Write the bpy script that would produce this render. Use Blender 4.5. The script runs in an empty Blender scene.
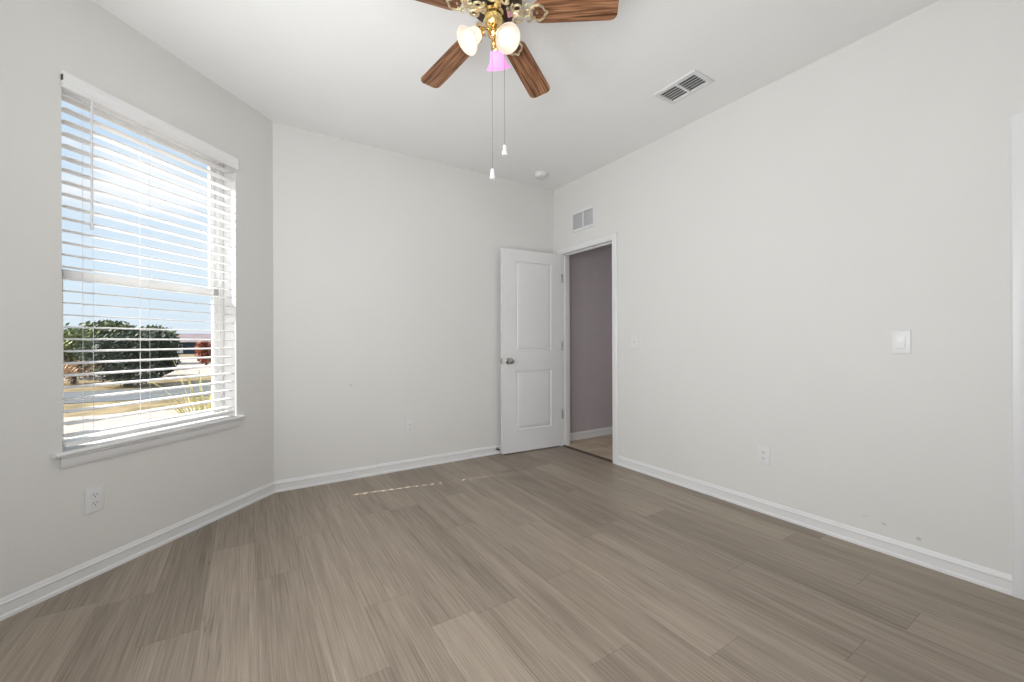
import bpy, bmesh, math, random
from mathutils import Vector, Matrix, Quaternion
R_ = math.radians
C = bpy.context.scene.collection
scene = bpy.context.scene
random.seed(11)

# ------------------------------------------------------------------ camera
F_PX = 411.057
YAW, PITCH, ROLL = R_(32.7064), R_(0.05098), R_(-0.20639)
CAM = Vector((0, 0, 1.11101))
fw = Vector((math.sin(YAW) * math.cos(PITCH), math.cos(YAW) * math.cos(PITCH), math.sin(PITCH)))
rt = Vector((math.cos(YAW), -math.sin(YAW), 0))
up = rt.cross(fw)
rt = rt * math.cos(ROLL) + up * math.sin(ROLL)
up = rt.cross(fw)
cd = bpy.data.cameras.new('camera')
cd.sensor_fit = 'HORIZONTAL'
cd.sensor_width = 36.0
cd.lens = F_PX / 1024 * 36.0
cd.clip_start = 0.01
cd.clip_end = 500
cam = bpy.data.objects.new('camera', cd)
C.objects.link(cam)
M = Matrix((rt, up, -fw)).transposed().to_4x4()
M.translation = CAM
cam.matrix_world = M
scene.camera = cam

# ------------------------------------------------------------------ colour management
scene.view_settings.view_transform = 'Standard'
scene.view_settings.look = 'None'
scene.view_settings.gamma = 1.0
scene.view_settings.use_curve_mapping = False
scene.view_settings.exposure = 0.0

# ------------------------------------------------------------------ sky
W = bpy.data.worlds.new('sky')
scene.world = W
W.use_nodes = True
nt = W.node_tree
nt.nodes.clear()
def wn(t, **k):
    n = nt.nodes.new(t)
    for a, b in k.items(): setattr(n, a, b)
    return n
tc = wn('ShaderNodeTexCoord')
sep = wn('ShaderNodeSeparateXYZ')
nt.links.new(tc.outputs['Generated'], sep.inputs[0])
rmp = wn('ShaderNodeValToRGB')
e = rmp.color_ramp.elements
e[0].position = 0.0; e[0].color = (0.78, 0.87, 0.95, 1)
e[1].position = 0.6; e[1].color = (0.50, 0.70, 0.95, 1)
x = e.new(0.12); x.color = (0.70, 0.84, 0.97, 1)
nt.links.new(sep.outputs[2], rmp.inputs[0])
mp = wn('ShaderNodeMapping'); mp.inputs['Scale'].default_value = (1, 1, 3.5)
nt.links.new(tc.outputs['Generated'], mp.inputs[0])
cl = wn('ShaderNodeTexNoise'); cl.inputs['Scale'].default_value = 3.0; cl.inputs['Detail'].default_value = 6
nt.links.new(mp.outputs[0], cl.inputs['Vector'])
cr = wn('ShaderNodeValToRGB')
cr.color_ramp.elements[0].position = 0.46; cr.color_ramp.elements[1].position = 0.62
nt.links.new(cl.outputs[0], cr.inputs[0])
mixc = wn('ShaderNodeMixRGB'); mixc.inputs[2].default_value = (1.0, 1.0, 1.0, 1)
hz = wn('ShaderNodeMapRange'); hz.inputs[1].default_value = 0.06; hz.inputs[2].default_value = 0.30
nt.links.new(sep.outputs[2], hz.inputs[0])
cm = wn('ShaderNodeMath', operation='MULTIPLY'); nt.links.new(cr.outputs[0], cm.inputs[0]); nt.links.new(hz.outputs[0], cm.inputs[1])
nt.links.new(cm.outputs[0], mixc.inputs[0]); nt.links.new(rmp.outputs[0], mixc.inputs[1])
bg = wn('ShaderNodeBackground'); bg.inputs['Strength'].default_value = 1.05
nt.links.new(mixc.outputs[0], bg.inputs[0])
wo = wn('ShaderNodeOutputWorld'); nt.links.new(bg.outputs[0], wo.inputs[0])

# ------------------------------------------------------------------ sun (42 degrees up, coming in over the left of the house)
sd = bpy.data.lights.new('sun', 'SUN')
sd.energy = 11.0
sd.angle = R_(0.25)
sd.color = (1.0, 0.95, 0.88)
sun = bpy.data.objects.new('sun', sd)
C.objects.link(sun)
SE = R_(42)
svec = Vector((-0.983 * math.cos(SE), 0.186 * math.cos(SE), math.sin(SE)))
sun.rotation_euler = svec.to_track_quat('Z', 'Y').to_euler()
sun.location = svec * 20

# ------------------------------------------------------------------ room constants
XR, YF, XC, H = 2.7988, 3.5138, 0.1579, 2.743
ANG = R_(44.747)
DL = Vector((-math.sin(ANG), -math.cos(ANG), 0))     # along the window wall, towards the camera side
NI = Vector((math.cos(ANG), -math.sin(ANG), 0))      # into the room
LW = Matrix((DL, NI, Vector((0, 0, 1)))).transposed().to_4x4()
LW.translation = Vector((XC, YF, 0))                  # (t, o, z) frame of the window wall
WL = 1.54                                             # length of window wall
P_LW = LW @ Vector((WL, 0, 0))
XW = P_LW.x                                           # left wall plane
YB = -0.36                                            # rear wall plane
GZ = -0.25                                            # ground outside

# fill area lights added on the room side of two unseen shut windows
def area(name, loc, direction, sx, sy, energy, col, spread=180):
    d = bpy.data.lights.new(name, 'AREA')
    d.shape = 'RECTANGLE'; d.size = sx; d.size_y = sy; d.energy = energy; d.color = col; d.spread = R_(spread)
    o = bpy.data.objects.new(name, d)
    C.objects.link(o)
    o.location = loc
    o.rotation_euler = Vector(direction).to_track_quat('-Z', 'Y').to_euler()
    return o
P_R1 = Vector((XW, 0.73, 0)); P_R2 = Vector((XW + 1.09, YB, 0))
RDIR = (P_R2 - P_R1).normalized()
RN = Vector((-RDIR.y, RDIR.x, 0))
area('fill_left_window', (XW + 0.03, 1.50, 1.48), (1, 0, .30), 1.15, 1.55, 33, (0.94, 0.97, 1.0), 150)
pm = (P_R1 + P_R2) / 2 + RN * 0.03
area('fill_rear_window', (pm.x, pm.y, 1.48), RN + Vector((-.02, 0, .20)), 0.9, 1.55, 44, (0.96, 0.98, 1.0), 165)

# ------------------------------------------------------------------ materials
def new_mat(name):
    m = bpy.data.materials.new(name); m.use_nodes = True
    t = m.node_tree; b = t.nodes['Principled BSDF']
    return m, t, b
def mat(name, col, rough=0.5, metal=0.0, bump=0, bscale=200, var=0.0, vscale=8, emit=None, es=0, sub=0):
    m, t, b = new_mat(name)
    b.inputs['Roughness'].default_value = rough
    b.inputs['Metallic'].default_value = metal
    tcn = t.nodes.new('ShaderNodeTexCoord')
    n = t.nodes.new('ShaderNodeTexNoise'); n.inputs['Scale'].default_value = vscale; n.inputs['Detail'].default_value = 3
    t.links.new(tcn.outputs['Object'], n.inputs['Vector'])
    r = t.nodes.new('ShaderNodeValToRGB')
    r.color_ramp.elements[0].position = 0.3; r.color_ramp.elements[1].position = 0.7
    r.color_ramp.elements[0].color = tuple(c * (1 - var) for c in col) + (1,)
    r.color_ramp.elements[1].color = tuple(min(1, c * (1 + var)) for c in col) + (1,)
    t.links.new(n.outputs[0], r.inputs[0])
    t.links.new(r.outputs[0], b.inputs['Base Color'])
    if bump:
        n2 = t.nodes.new('ShaderNodeTexNoise'); n2.inputs['Scale'].default_value = bscale; n2.inputs['Detail'].default_value = 2
        t.links.new(tcn.outputs['Object'], n2.inputs['Vector'])
        bp = t.nodes.new('ShaderNodeBump'); bp.inputs['Strength'].default_value = bump; bp.inputs['Distance'].default_value = 0.002
        t.links.new(n2.outputs[0], bp.inputs['Height']); t.links.new(bp.outputs[0], b.inputs['Normal'])
    if emit:
        b.inputs['Emission Color'].default_value = emit + (1,); b.inputs['Emission Strength'].default_value = es
    return m

def paint(name, col, spots=()):
    """painted orange-peel drywall, with scuff marks of their own shape"""
    m, t, b = new_mat(name)
    b.inputs['Roughness'].default_value = 0.6
    b.inputs['Specular IOR Level'].default_value = 0.25
    tcn = t.nodes.new('ShaderNodeTexCoord')
    L = t.links.new
    n = t.nodes.new('ShaderNodeTexNoise'); n.inputs['Scale'].default_value = 1.3; n.inputs['Detail'].default_value = 2
    L(tcn.outputs['Object'], n.inputs['Vector'])
    r = t.nodes.new('ShaderNodeValToRGB')
    r.color_ramp.elements[0].position = 0.3; r.color_ramp.elements[1].position = 0.7
    r.color_ramp.elements[0].color = tuple(c * 0.985 for c in col) + (1,)
    r.color_ramp.elements[1].color = tuple(c * 1.01 for c in col) + (1,)
    L(n.outputs[0], r.inputs[0])
    out = r.outputs[0]
    ns = t.nodes.new('ShaderNodeTexNoise'); ns.inputs['Scale'].default_value = 60; ns.inputs['Detail'].default_value = 3
    L(tcn.outputs['Object'], ns.inputs['Vector'])
    for (p, sx, sz, dark) in spots:
        s = t.nodes.new('ShaderNodeVectorMath'); s.operation = 'SUBTRACT'; s.inputs[1].default_value = p
        L(tcn.outputs['Object'], s.inputs[0])
        mu = t.nodes.new('ShaderNodeVectorMath'); mu.operation = 'MULTIPLY'; mu.inputs[1].default_value = (1 / sx, 1 / sx, 1 / sz)
        L(s.outputs[0], mu.inputs[0])
        le = t.nodes.new('ShaderNodeVectorMath'); le.operation = 'LENGTH'; L(mu.outputs[0], le.inputs[0])
        ad = t.nodes.new('ShaderNodeMath'); ad.operation = 'ADD'; L(le.outputs['Value'], ad.inputs[0]); L(ns.outputs[0], ad.inputs[1])
        mr = t.nodes.new('ShaderNodeMapRange'); mr.inputs[1].default_value = 1.5; mr.inputs[2].default_value = 0.9
        mr.inputs[3].default_value = 0; mr.inputs[4].default_value = dark
        L(ad.outputs[0], mr.inputs[0])
        mx = t.nodes.new('ShaderNodeMixRGB'); mx.inputs[2].default_value = (0.25, 0.24, 0.23, 1)
        L(mr.outputs[0], mx.inputs[0]); L(out, mx.inputs[1]); out = mx.outputs[0]
    L(out, b.inputs['Base Color'])
    n2 = t.nodes.new('ShaderNodeTexNoise'); n2.inputs['Scale'].default_value = 95; n2.inputs['Detail'].default_value = 2
    L(tcn.outputs['Object'], n2.inputs['Vector'])
    bp = t.nodes.new('ShaderNodeBump'); bp.inputs['Strength'].default_value = 0.22; bp.inputs['Distance'].default_value = 0.003
    L(n2.outputs[0], bp.inputs['Height']); L(bp.outputs[0], b.inputs['Normal'])
    return m

WALLC = (0.725, 0.716, 0.692)
M_WALL = paint('wall_paint', WALLC)
M_WALLR = paint('wall_paint_right', WALLC, [((XR, 0.761, 0.148), .013, .008, .35), ((XR, 0.628, 0.123), .012, .012, .42),
                                          ((XR, 0.84, 0.162), .02, .006, .2)])
M_WALLF = paint('wall_paint_far', WALLC, [((0.70, YF, 0.76), .02, .012, .25), ((1.66, YF, 0.78), .01, .012, .2)])
M_CEIL = mat('ceiling_texture', (0.87, 0.865, 0.85), 0.8, bump=0.5, bscale=38, var=0.01, vscale=3)
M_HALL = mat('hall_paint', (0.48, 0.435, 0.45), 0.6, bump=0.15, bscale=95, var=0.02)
M_TRIM = mat('trim_paint', (0.76, 0.76, 0.76), 0.35, var=0.01)
M_DOOR = mat('door_paint', (0.75, 0.75, 0.755), 0.38, var=0.01)
M_BLIND = mat('blind_vinyl', (0.84, 0.84, 0.84), 0.4, var=0.01)
def blind_mat():
    m, t, b = new_mat('blind_vinyl')
    b.inputs['Base Color'].default_value = (.92, .92, .92, 1); b.inputs['Roughness'].default_value = .4
    tl = t.nodes.new('ShaderNodeBsdfTranslucent'); tl.inputs[0].default_value = (.92, .92, .92, 1)
    mx = t.nodes.new('ShaderNodeMixShader'); mx.inputs[0].default_value = .45
    o = t.nodes['Material Output']
    t.links.new(b.outputs[0], mx.inputs[1]); t.links.new(tl.outputs[0], mx.inputs[2]); t.links.new(mx.outputs[0], o.inputs[0])
    return m
M_SLAT = blind_mat()
M_VINYL = mat('window_vinyl', (0.74, 0.74, 0.74), 0.4, var=0.01)
M_PLAST = mat('white_plastic', (0.74, 0.74, 0.74), 0.3, var=0.01)
M_DARK = mat('dark_slot', (0.05, 0.05, 0.05), 0.6)
M_GREYVOID = mat('painted_void_grey', (0.14, 0.14, 0.14), 0.8)
M_NICKEL = mat('satin_nickel', (0.42, 0.41, 0.40), 0.25, 1.0, var=0.05)
M_BRASS = mat('polished_brass', (0.78, 0.58, 0.26), 0.18, 1.0, var=0.12, vscale=60)
M_ANT = mat('antique_brass', (0.85, 0.73, 0.50), 0.42, 1.0, bump=.5, bscale=120, var=0.3, vscale=70)
M_MOTOR = mat('dark_bronze', (0.07, 0.05, 0.04), 0.5, 0.5, var=0.3, vscale=40)
M_RUB = mat('black_rubber', (0.03, 0.03, 0.03), 0.6)
M_CORD = mat('white_cord', (0.80, 0.80, 0.78), 0.6)

def tile_mat():
    m, t, b = new_mat('hall_tile')
    b.inputs['Roughness'].default_value = 0.4
    tcn = t.nodes.new('ShaderNodeTexCoord')
    n = t.nodes.new('ShaderNodeTexNoise'); n.inputs['Scale'].default_value = 5; n.inputs['Detail'].default_value = 5
    t.links.new(tcn.outputs['Object'], n.inputs['Vector'])
    r = t.nodes.new('ShaderNodeValToRGB')
    r.color_ramp.elements[0].position = 0.35; r.color_ramp.elements[1].position = 0.65
    r.color_ramp.elements[0].color = (0.46, 0.35, 0.24, 1); r.color_ramp.elements[1].color = (0.62, 0.51, 0.38, 1)
    t.links.new(n.outputs[0], r.inputs[0])
    br = t.nodes.new('ShaderNodeTexBrick'); br.offset = 0.0
    br.inputs['Scale'].default_value = 1.0; br.inputs['Mortar Size'].default_value = 0.004
    br.inputs['Brick Width'].default_value = 0.45; br.inputs['Row Height'].default_value = 0.45
    br.inputs['Mortar'].default_value = (0.34, 0.29, 0.23, 1)
    t.links.new(tcn.outputs['Object'], br.inputs['Vector'])
    t.links.new(r.outputs[0], br.inputs['Color1']); t.links.new(r.outputs[0], br.inputs['Color2'])
    t.links.new(br.outputs[0], b.inputs['Base Color'])
    return m
M_TILE = tile_mat()

def plank_mat():
    m, t, b = new_mat('grey_brown_planks')
    L = t.links.new
    b.inputs['Roughness'].default_value = 0.42
    b.inputs['Specular IOR Level'].default_value = 0.35
    uv = t.nodes.new('ShaderNodeUVMap'); uv.uv_map = 'local'
    at = t.nodes.new('ShaderNodeAttribute'); at.attribute_name = 'plank'
    sp = t.nodes.new('ShaderNodeSeparateColor'); L(at.outputs['Color'], sp.inputs[0])
    off = t.nodes.new('ShaderNodeVectorMath'); off.operation = 'SCALE'; off.inputs['Scale'].default_value = 40
    L(at.outputs['Vector'], off.inputs[0])
    add = t.nodes.new('ShaderNodeVectorMath'); L(uv.outputs[0], add.inputs[0]); L(off.outputs[0], add.inputs[1])
    def streak(sx, sy, det, dist=0.0):
        mpn = t.nodes.new('ShaderNodeMapping'); mpn.inputs['Scale'].default_value = (sx, sy, 1)
        L(add.outputs[0], mpn.inputs[0])
        n = t.nodes.new('ShaderNodeTexNoise'); n.inputs['Scale'].default_value = 1; n.inputs['Detail'].default_value = det
        n.inputs['Distortion'].default_value = dist
        L(mpn.outputs[0], n.inputs['Vector'])
        return n.outputs[0]
    fine = streak(260, 4, 4)
    mid = streak(120, 2.2, 4, 0.1)
    band = streak(22, 0.9, 2)
    def mul(a, v):
        q = t.nodes.new('ShaderNodeMath'); q.operation = 'MULTIPLY'; L(a, q.inputs[0]); q.inputs[1].default_value = v; return q.outputs[0]
    def addm(a, c):
        q = t.nodes.new('ShaderNodeMath'); q.operation = 'ADD'; L(a, q.inputs[0]); L(c, q.inputs[1]); return q.outputs[0]
    tot = addm(addm(mul(fine, 0.50), mul(mid, 0.24)), addm(mul(band, 0.26), mul(sp.outputs[0], 0.15)))
    r = t.nodes.new('ShaderNodeValToRGB')
    e = r.color_ramp.elements
    e[0].position = 0.30; e[0].color = (0.125, 0.098, 0.076, 1)
    e[1].position = 0.82; e[1].color = (0.445, 0.373, 0.30, 1)
    q = e.new(0.57); q.color = (0.292, 0.240, 0.190, 1)
    L(tot, r.inputs[0])
    # sparse thin dark grain lines
    gr = streak(34, .55, 2, .3)
    d1 = t.nodes.new('ShaderNodeMath'); d1.operation = 'SUBTRACT'; L(gr, d1.inputs[0]); d1.inputs[1].default_value = .52
    d2 = t.nodes.new('ShaderNodeMath'); d2.operation = 'ABSOLUTE'; L(d1.outputs[0], d2.inputs[0])
    d3 = t.nodes.new('ShaderNodeMapRange'); d3.inputs[1].default_value = .014; d3.inputs[2].default_value = .003
    d3.inputs[3].default_value = 0; d3.inputs[4].default_value = 1; L(d2.outputs[0], d3.inputs[0])
    gm = streak(9, 2.4, 2)
    d4 = t.nodes.new('ShaderNodeMapRange'); d4.inputs[1].default_value = .48; d4.inputs[2].default_value = .62
    d4.inputs[3].default_value = 0; d4.inputs[4].default_value = .42; L(gm, d4.inputs[0])
    d5 = t.nodes.new('ShaderNodeMath'); d5.operation = 'MULTIPLY'; L(d3.outputs[0], d5.inputs[0]); L(d4.outputs[0], d5.inputs[1])
    gx = t.nodes.new('ShaderNodeMixRGB'); gx.inputs[2].default_value = (.06, .047, .037, 1)
    L(d5.outputs[0], gx.inputs[0]); L(r.outputs[0], gx.inputs[1])
    # dark joints
    sx = t.nodes.new('ShaderNodeSeparateXYZ'); L(uv.outputs[0], sx.inputs[0])
    def lt(a, v):
        q = t.nodes.new('ShaderNodeMath'); q.operation = 'LESS_THAN'; L(a, q.inputs[0]); q.inputs[1].default_value = v; return q.outputs[0]
    mxx = t.nodes.new('ShaderNodeMath'); mxx.operation = 'MAXIMUM'
    L(lt(sx.outputs[0], 0.0022), mxx.inputs[0]); L(lt(sx.outputs[1], 0.003), mxx.inputs[1])
    jm = mul(mxx.outputs[0], 0.35)
    mx = t.nodes.new('ShaderNodeMixRGB'); mx.inputs[2].default_value = (0.05, 0.04, 0.032, 1)
    L(jm, mx.inputs[0]); L(gx.outputs[0], mx.inputs[1])
    L(mx.outputs[0], b.inputs['Base Color'])
    bp = t.nodes.new('ShaderNodeBump'); bp.inputs['Strength'].default_value = 0.15; bp.inputs['Distance'].default_value = 0.001
    L(fine, bp.inputs['Height']); L(bp.outputs[0], b.inputs['Normal'])
    return m
M_PLANK = plank_mat()

def wood_mat():
    m, t, b = new_mat('blade_walnut')
    L = t.links.new
    b.inputs['Roughness'].default_value = 0.4
    tcn = t.nodes.new('ShaderNodeTexCoord')
    mpn = t.nodes.new('ShaderNodeMapping'); mpn.inputs['Scale'].default_value = (5, 110, 5)
    L(tcn.outputs['Object'], mpn.inputs[0])
    n = t.nodes.new('ShaderNodeTexNoise'); n.inputs['Scale'].default_value = 1; n.inputs['Detail'].default_value = 5; n.inputs['Distortion'].default_value = 0.6
    L(mpn.outputs[0], n.inputs['Vector'])
    r = t.nodes.new('ShaderNodeValToRGB')
    e = r.color_ramp.elements
    e[0].position = 0.36; e[0].color = (0.070, 0.028, 0.013, 1)
    e[1].position = 0.66; e[1].color = (0.42, 0.215, 0.110, 1)
    q = e.new(0.5); q.color = (0.23, 0.102, 0.048, 1)
    L(n.outputs[0], r.inputs[0]); L(r.outputs[0], b.inputs['Base Color'])
    return m
M_BLADE = wood_mat()

def glass_mat():
    m = bpy.data.materials.new('window_glass'); m.use_nodes = True
    t = m.node_tree; t.nodes.clear()
    tr = t.nodes.new('ShaderNodeBsdfTransparent'); tr.inputs[0].default_value = (0.97, 0.98, 0.98, 1)
    gl = t.nodes.new('ShaderNodeBsdfGlossy'); gl.inputs['Roughness'].default_value = 0.02
    lw = t.nodes.new('ShaderNodeLayerWeight'); pw = t.nodes.new('ShaderNodeMath'); pw.operation = 'POWER'; pw.inputs[1].default_value = 4
    t.links.new(lw.outputs['Facing'], pw.inputs[0])
    fr = t.nodes.new('ShaderNodeMath'); fr.operation = 'MULTIPLY_ADD'; fr.inputs[1].default_value = .5; fr.inputs[2].default_value = .02
    t.links.new(pw.outputs[0], fr.inputs[0])
    mx = t.nodes.new('ShaderNodeMixShader'); o = t.nodes.new('ShaderNodeOutputMaterial')
    t.links.new(fr.outputs[0], mx.inputs[0]); t.links.new(tr.outputs[0], mx.inputs[1]); t.links.new(gl.outputs[0], mx.inputs[2])
    t.links.new(mx.outputs[0], o.inputs[0])
    return m
M_GLASS = glass_mat()

def frosted(name, col, glow):
    """lit frosted glass of a lamp shade"""
    m = bpy.data.materials.new(name); m.use_nodes = True
    t = m.node_tree; t.nodes.clear()
    di = t.nodes.new('ShaderNodeBsdfDiffuse'); di.inputs[0].default_value = col + (1,)
    tl = t.nodes.new('ShaderNodeBsdfTranslucent'); tl.inputs[0].default_value = col + (1,)
    mx = t.nodes.new('ShaderNodeMixShader'); mx.inputs[0].default_value = 0.6
    em = t.nodes.new('ShaderNodeEmission'); em.inputs[0].default_value = col + (1,); em.inputs[1].default_value = glow
    ad = t.nodes.new('ShaderNodeAddShader'); o = t.nodes.new('ShaderNodeOutputMaterial')
    t.links.new(di.outputs[0], mx.inputs[1]); t.links.new(tl.outputs[0], mx.inputs[2])
    t.links.new(mx.outputs[0], ad.inputs[0]); t.links.new(em.outputs[0], ad.inputs[1]); t.links.new(ad.outputs[0], o.inputs[0])
    return m
M_SHADE = frosted('frosted_shade', (0.92, 0.84, 0.76), 0.12)
M_PINK = frosted('pink_shade', (0.90, 0.50, 0.86), 0.30)
M_BULB = mat('lit_bulb', (1, 1, 1), 0.4, emit=(1.0, 0.95, 0.88), es=2.2)

def foliage(name, a, b_, sc=3):
    m, t, b = new_mat(name)
    b.inputs['Roughness'].default_value = 0.6
    tcn = t.nodes.new('ShaderNodeTexCoord')
    n = t.nodes.new('ShaderNodeTexNoise'); n.inputs['Scale'].default_value = sc; n.inputs['Detail'].default_value = 5
    t.links.new(tcn.outputs['Object'], n.inputs['Vector'])
    r = t.nodes.new('ShaderNodeValToRGB')
    r.color_ramp.elements[0].position = 0.38; r.color_ramp.elements[1].position = 0.62
    r.color_ramp.elements[0].color = a + (1,); r.color_ramp.elements[1].color = b_ + (1,)
    t.links.new(n.outputs[0], r.inputs[0]); t.links.new(r.outputs[0], b.inputs['Base Color'])
    return m

# ------------------------------------------------------------------ mesh helpers
class MB:
    def __init__(self, M=None):
        self.bm = bmesh.new(); self.M = M or Matrix.Identity(4)
    def _v(self, p): return self.bm.verts.new(self.M @ Vector(p))
    def face(self, pts):
        return self.bm.faces.new([self._v(p) for p in pts])
    def box(self, x0, x1, y0, y1, z0, z1, bev=0, seg=2):
        v = [self._v((x, y, z)) for x in (x0, x1) for y in (y0, y1) for z in (z0, z1)]
        fs = [self.bm.faces.new([v[i] for i in q]) for q in ((0, 1, 3, 2), (4, 6, 7, 5), (0, 4, 5, 1), (2, 3, 7, 6), (0, 2, 6, 4), (1, 5, 7, 3))]
        if bev:
            es = list({e for f in fs for e in f.edges})
            bmesh.ops.bevel(self.bm, geom=es, offset=bev, segments=seg, affect='EDGES', profile=0.6, clamp_overlap=True)
        return self
    def prism(self, prof, axis_pts):
        """sweep closed 2-D profile (list of (a,b)) between frames: axis_pts = list of functions (a,b)->point"""
        rings = [[self._v(fn(a, b)) for a, b in prof] for fn in axis_pts]
        k = len(prof)
        for r0, r1 in zip(rings, rings[1:]):
            for i in range(k):
                self.bm.faces.new([r0[i], r0[(i + 1) % k], r1[(i + 1) % k], r1[i]])
        self.bm.faces.new(rings[0][::-1]); self.bm.faces.new(rings[-1])
        return self
    def lathe(self, prof, n=32, M2=None, closed=False):
        """prof: list of (r, z) about local z"""
        M2 = M2 or Matrix.Identity(4)
        rings = []
        for r, z in prof:
            if r < 1e-6: rings.append([self._v(M2 @ Vector((0, 0, z)))])
            else: rings.append([self._v(M2 @ Vector((r * math.cos(2 * math.pi * i / n), r * math.sin(2 * math.pi * i / n), z))) for i in range(n)])
        prs = list(zip(rings, rings[1:])) + ([(rings[-1], rings[0])] if closed else [])
        for a, b in prs:
            if len(a) == 1 and len(b) == 1: continue
            for i in range(n):
                j = (i + 1) % n
                if len(a) == 1: self.bm.faces.new([a[0], b[i], b[j]])
                elif len(b) == 1: self.bm.faces.new([a[i], b[0], a[j]])
                else: self.bm.faces.new([a[i], b[i], b[j], a[j]])
        return self
    def tube(self, pts, r, n=8, closed=False, cap=True):
        pts = [Vector(p) for p in pts]
        rs = r if isinstance(r, (list, tuple)) else [r] * len(pts)
        rings = []; prev = None
        k = len(pts)
        for i, p in enumerate(pts):
            if closed: d = pts[(i + 1) % k] - pts[i - 1]
            else: d = pts[min(i + 1, k - 1)] - pts[max(i - 1, 0)]
            d.normalize()
            ref = prev if prev is not None else (Vector((0, 0, 1)) if abs(d.z) < 0.9 else Vector((1, 0, 0)))
            u = d.cross(ref).normalized(); w = u.cross(d); prev = w
            rings.append([self._v(p + (u * math.cos(2 * math.pi * j / n) + w * math.sin(2 * math.pi * j / n)) * rs[i]) for j in range(n)])
        prs = list(zip(rings, rings[1:])) + ([(rings[-1], rings[0])] if closed else [])
        for a, b in prs:
            for i in range(n):
                j = (i + 1) % n
                self.bm.faces.new([a[i], a[j], b[j], b[i]])
        if cap and not closed:
            self.bm.faces.new(rings[0][::-1]); self.bm.faces.new(rings[-1])
        return self
    def build(self, name, m, parent=None, smooth=True, origin=None, ang=35):
        bmesh.ops.recalc_face_normals(self.bm, faces=self.bm.faces[:])
        if origin is not None:
            bmesh.ops.translate(self.bm, verts=self.bm.verts[:], vec=-Vector(origin))
        if smooth:
            for f in self.bm.faces: f.smooth = True
            for ed in self.bm.edges:
                if len(ed.link_faces) == 2 and ed.calc_face_angle(0) > R_(ang): ed.smooth = False
        me = bpy.data.meshes.new(name); self.bm.to_mesh(me); self.bm.free()
        me.materials.append(m)
        o = bpy.data.objects.new(name, me); C.objects.link(o)
        if origin is not None: o.location = origin
        if parent is not None: o.parent = parent
        return o

def empty(name, M, label=None, cat=None, group=None):
    o = bpy.data.objects.new(name, None); o.empty_display_size = 0.05
    C.objects.link(o)
    o.matrix_world = M if isinstance(M, Matrix) else Matrix.Translation(Vector(M))
    if label: o['label'] = label
    if cat: o['category'] = cat
    if group: o['group'] = group
    return o
def structure(o, label=None):
    o['kind'] = 'structure'
    if label: o['label'] = label
    return o
def tag(o, label, cat, group=None):
    o['label'] = label; o['category'] = cat
    if group: o['group'] = group
    return o

# ------------------------------------------------------------------ floor: planks 0.19 m wide running along Y
def build_floor():
    bm = bmesh.new()
    uvl = bm.loops.layers.uv.new('local')
    col = bm.loops.layers.float_color.new('plank')
    rnd = random.Random(5)
    PW, PL = 0.19, 1.22
    known = {0: 2.26, 1: 2.63, -1: 2.70, 4: 2.71, 5: 2.26, -2: 2.0, 12: 0.726, 3: 1.52, 2: 1.78}
    for k in range(-6, 15):
        x0 = 0.027 + k * PW; x1 = x0 + PW
        ph = known.get(k, rnd.random() * PL)
        y = ph - PL * 6
        while y < YF + 0.05:
            ya, yb = max(y, YB - 0.05), min(y + PL, YF + 0.05)
            if yb > ya and x0 < XR + 0.05:
                xa, xb = max(x0, XW - 0.05), min(x1, XR + 0.02)
                if xb > xa:
                    c = (rnd.random(), rnd.random(), rnd.random(), 1)
                    vs = [bm.verts.new((a, b_, 0)) for a, b_ in ((xa, ya), (xb, ya), (xb, yb), (xa, yb))]
                    f = bm.faces.new(vs)
                    for lp, (a, b_) in zip(f.loops, ((xa, ya), (xb, ya), (xb, yb), (xa, yb))):
                        lp[uvl].uv = (a - x0, b_ - y); lp[col] = c
            y += PL
    # cut along the two angled bay walls
    for P, N in ((Vector((XC, YF, 0)) - NI * 0.07, -NI), (P_R1 - RN * 0.07, -RN)):
        bmesh.ops.bisect_plane(bm, geom=bm.verts[:] + bm.edges[:] + bm.faces[:], plane_co=P, plane_no=N, clear_outer=True)
    me = bpy.data.meshes.new('floor'); bm.to_mesh(me); bm.free()
    me.materials.append(M_PLANK)
    o = bpy.data.objects.new('floor', me); C.objects.link(o)
    return structure(o, 'grey-brown wood plank floor')
build_floor()

# ceiling slab, clipped the same way
b = MB(); b.box(XW - 0.05, 6.2, YB - 0.1, YF + 0.1, H, H + 0.12)
for P, N in ((Vector((XC, YF, 0)) - NI * 0.08, -NI), (P_R1 - RN * 0.08, -RN)):
    r = bmesh.ops.bisect_plane(b.bm, geom=b.bm.verts[:] + b.bm.edges[:] + b.bm.faces[:], plane_co=P, plane_no=N, clear_outer=True)
    ed = [g for g in r['geom_cut'] if isinstance(g, bmesh.types.BMEdge)]
    bmesh.ops.contextual_create(b.bm, geom=ed)
structure(b.build('ceiling', M_CEIL, smooth=False), 'textured white ceiling')

# ------------------------------------------------------------------ walls
T = 0.14
TW0, TW1, ZS, ZT = 0.318, 1.224, 0.625, 2.335          # window opening in the angled wall
b = MB(LW)
b.box(-0.06, TW0, -T, 0, GZ - 0.1, H); b.box(TW1, WL + 0.06, -T, 0, GZ - 0.1, H)
b.box(TW0, TW1, -T, 0, GZ - 0.1, ZS - 0.02); b.box(TW0, TW1, -T, 0, ZT, H)
structure(b.build('wall_window', M_WALL, smooth=False), 'angled wall around the blind-covered window')
b = MB(); b.box(XC - 0.02, XR + 0.10, YF, YF + 0.12, GZ - 0.1, H)
structure(b.build('wall_far', M_WALLF, smooth=False), 'plain far wall behind the open door')
DY0, DY1, DZ = 2.655, 3.378, 2.03                     # doorway in the right wall
b = MB()
b.box(XR, XR + 0.10, YB - 0.1, DY0 - 0.02, 0 - 0.1, H); b.box(XR, XR + 0.10, DY1 + 0.02, YF, -0.1, H)
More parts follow.
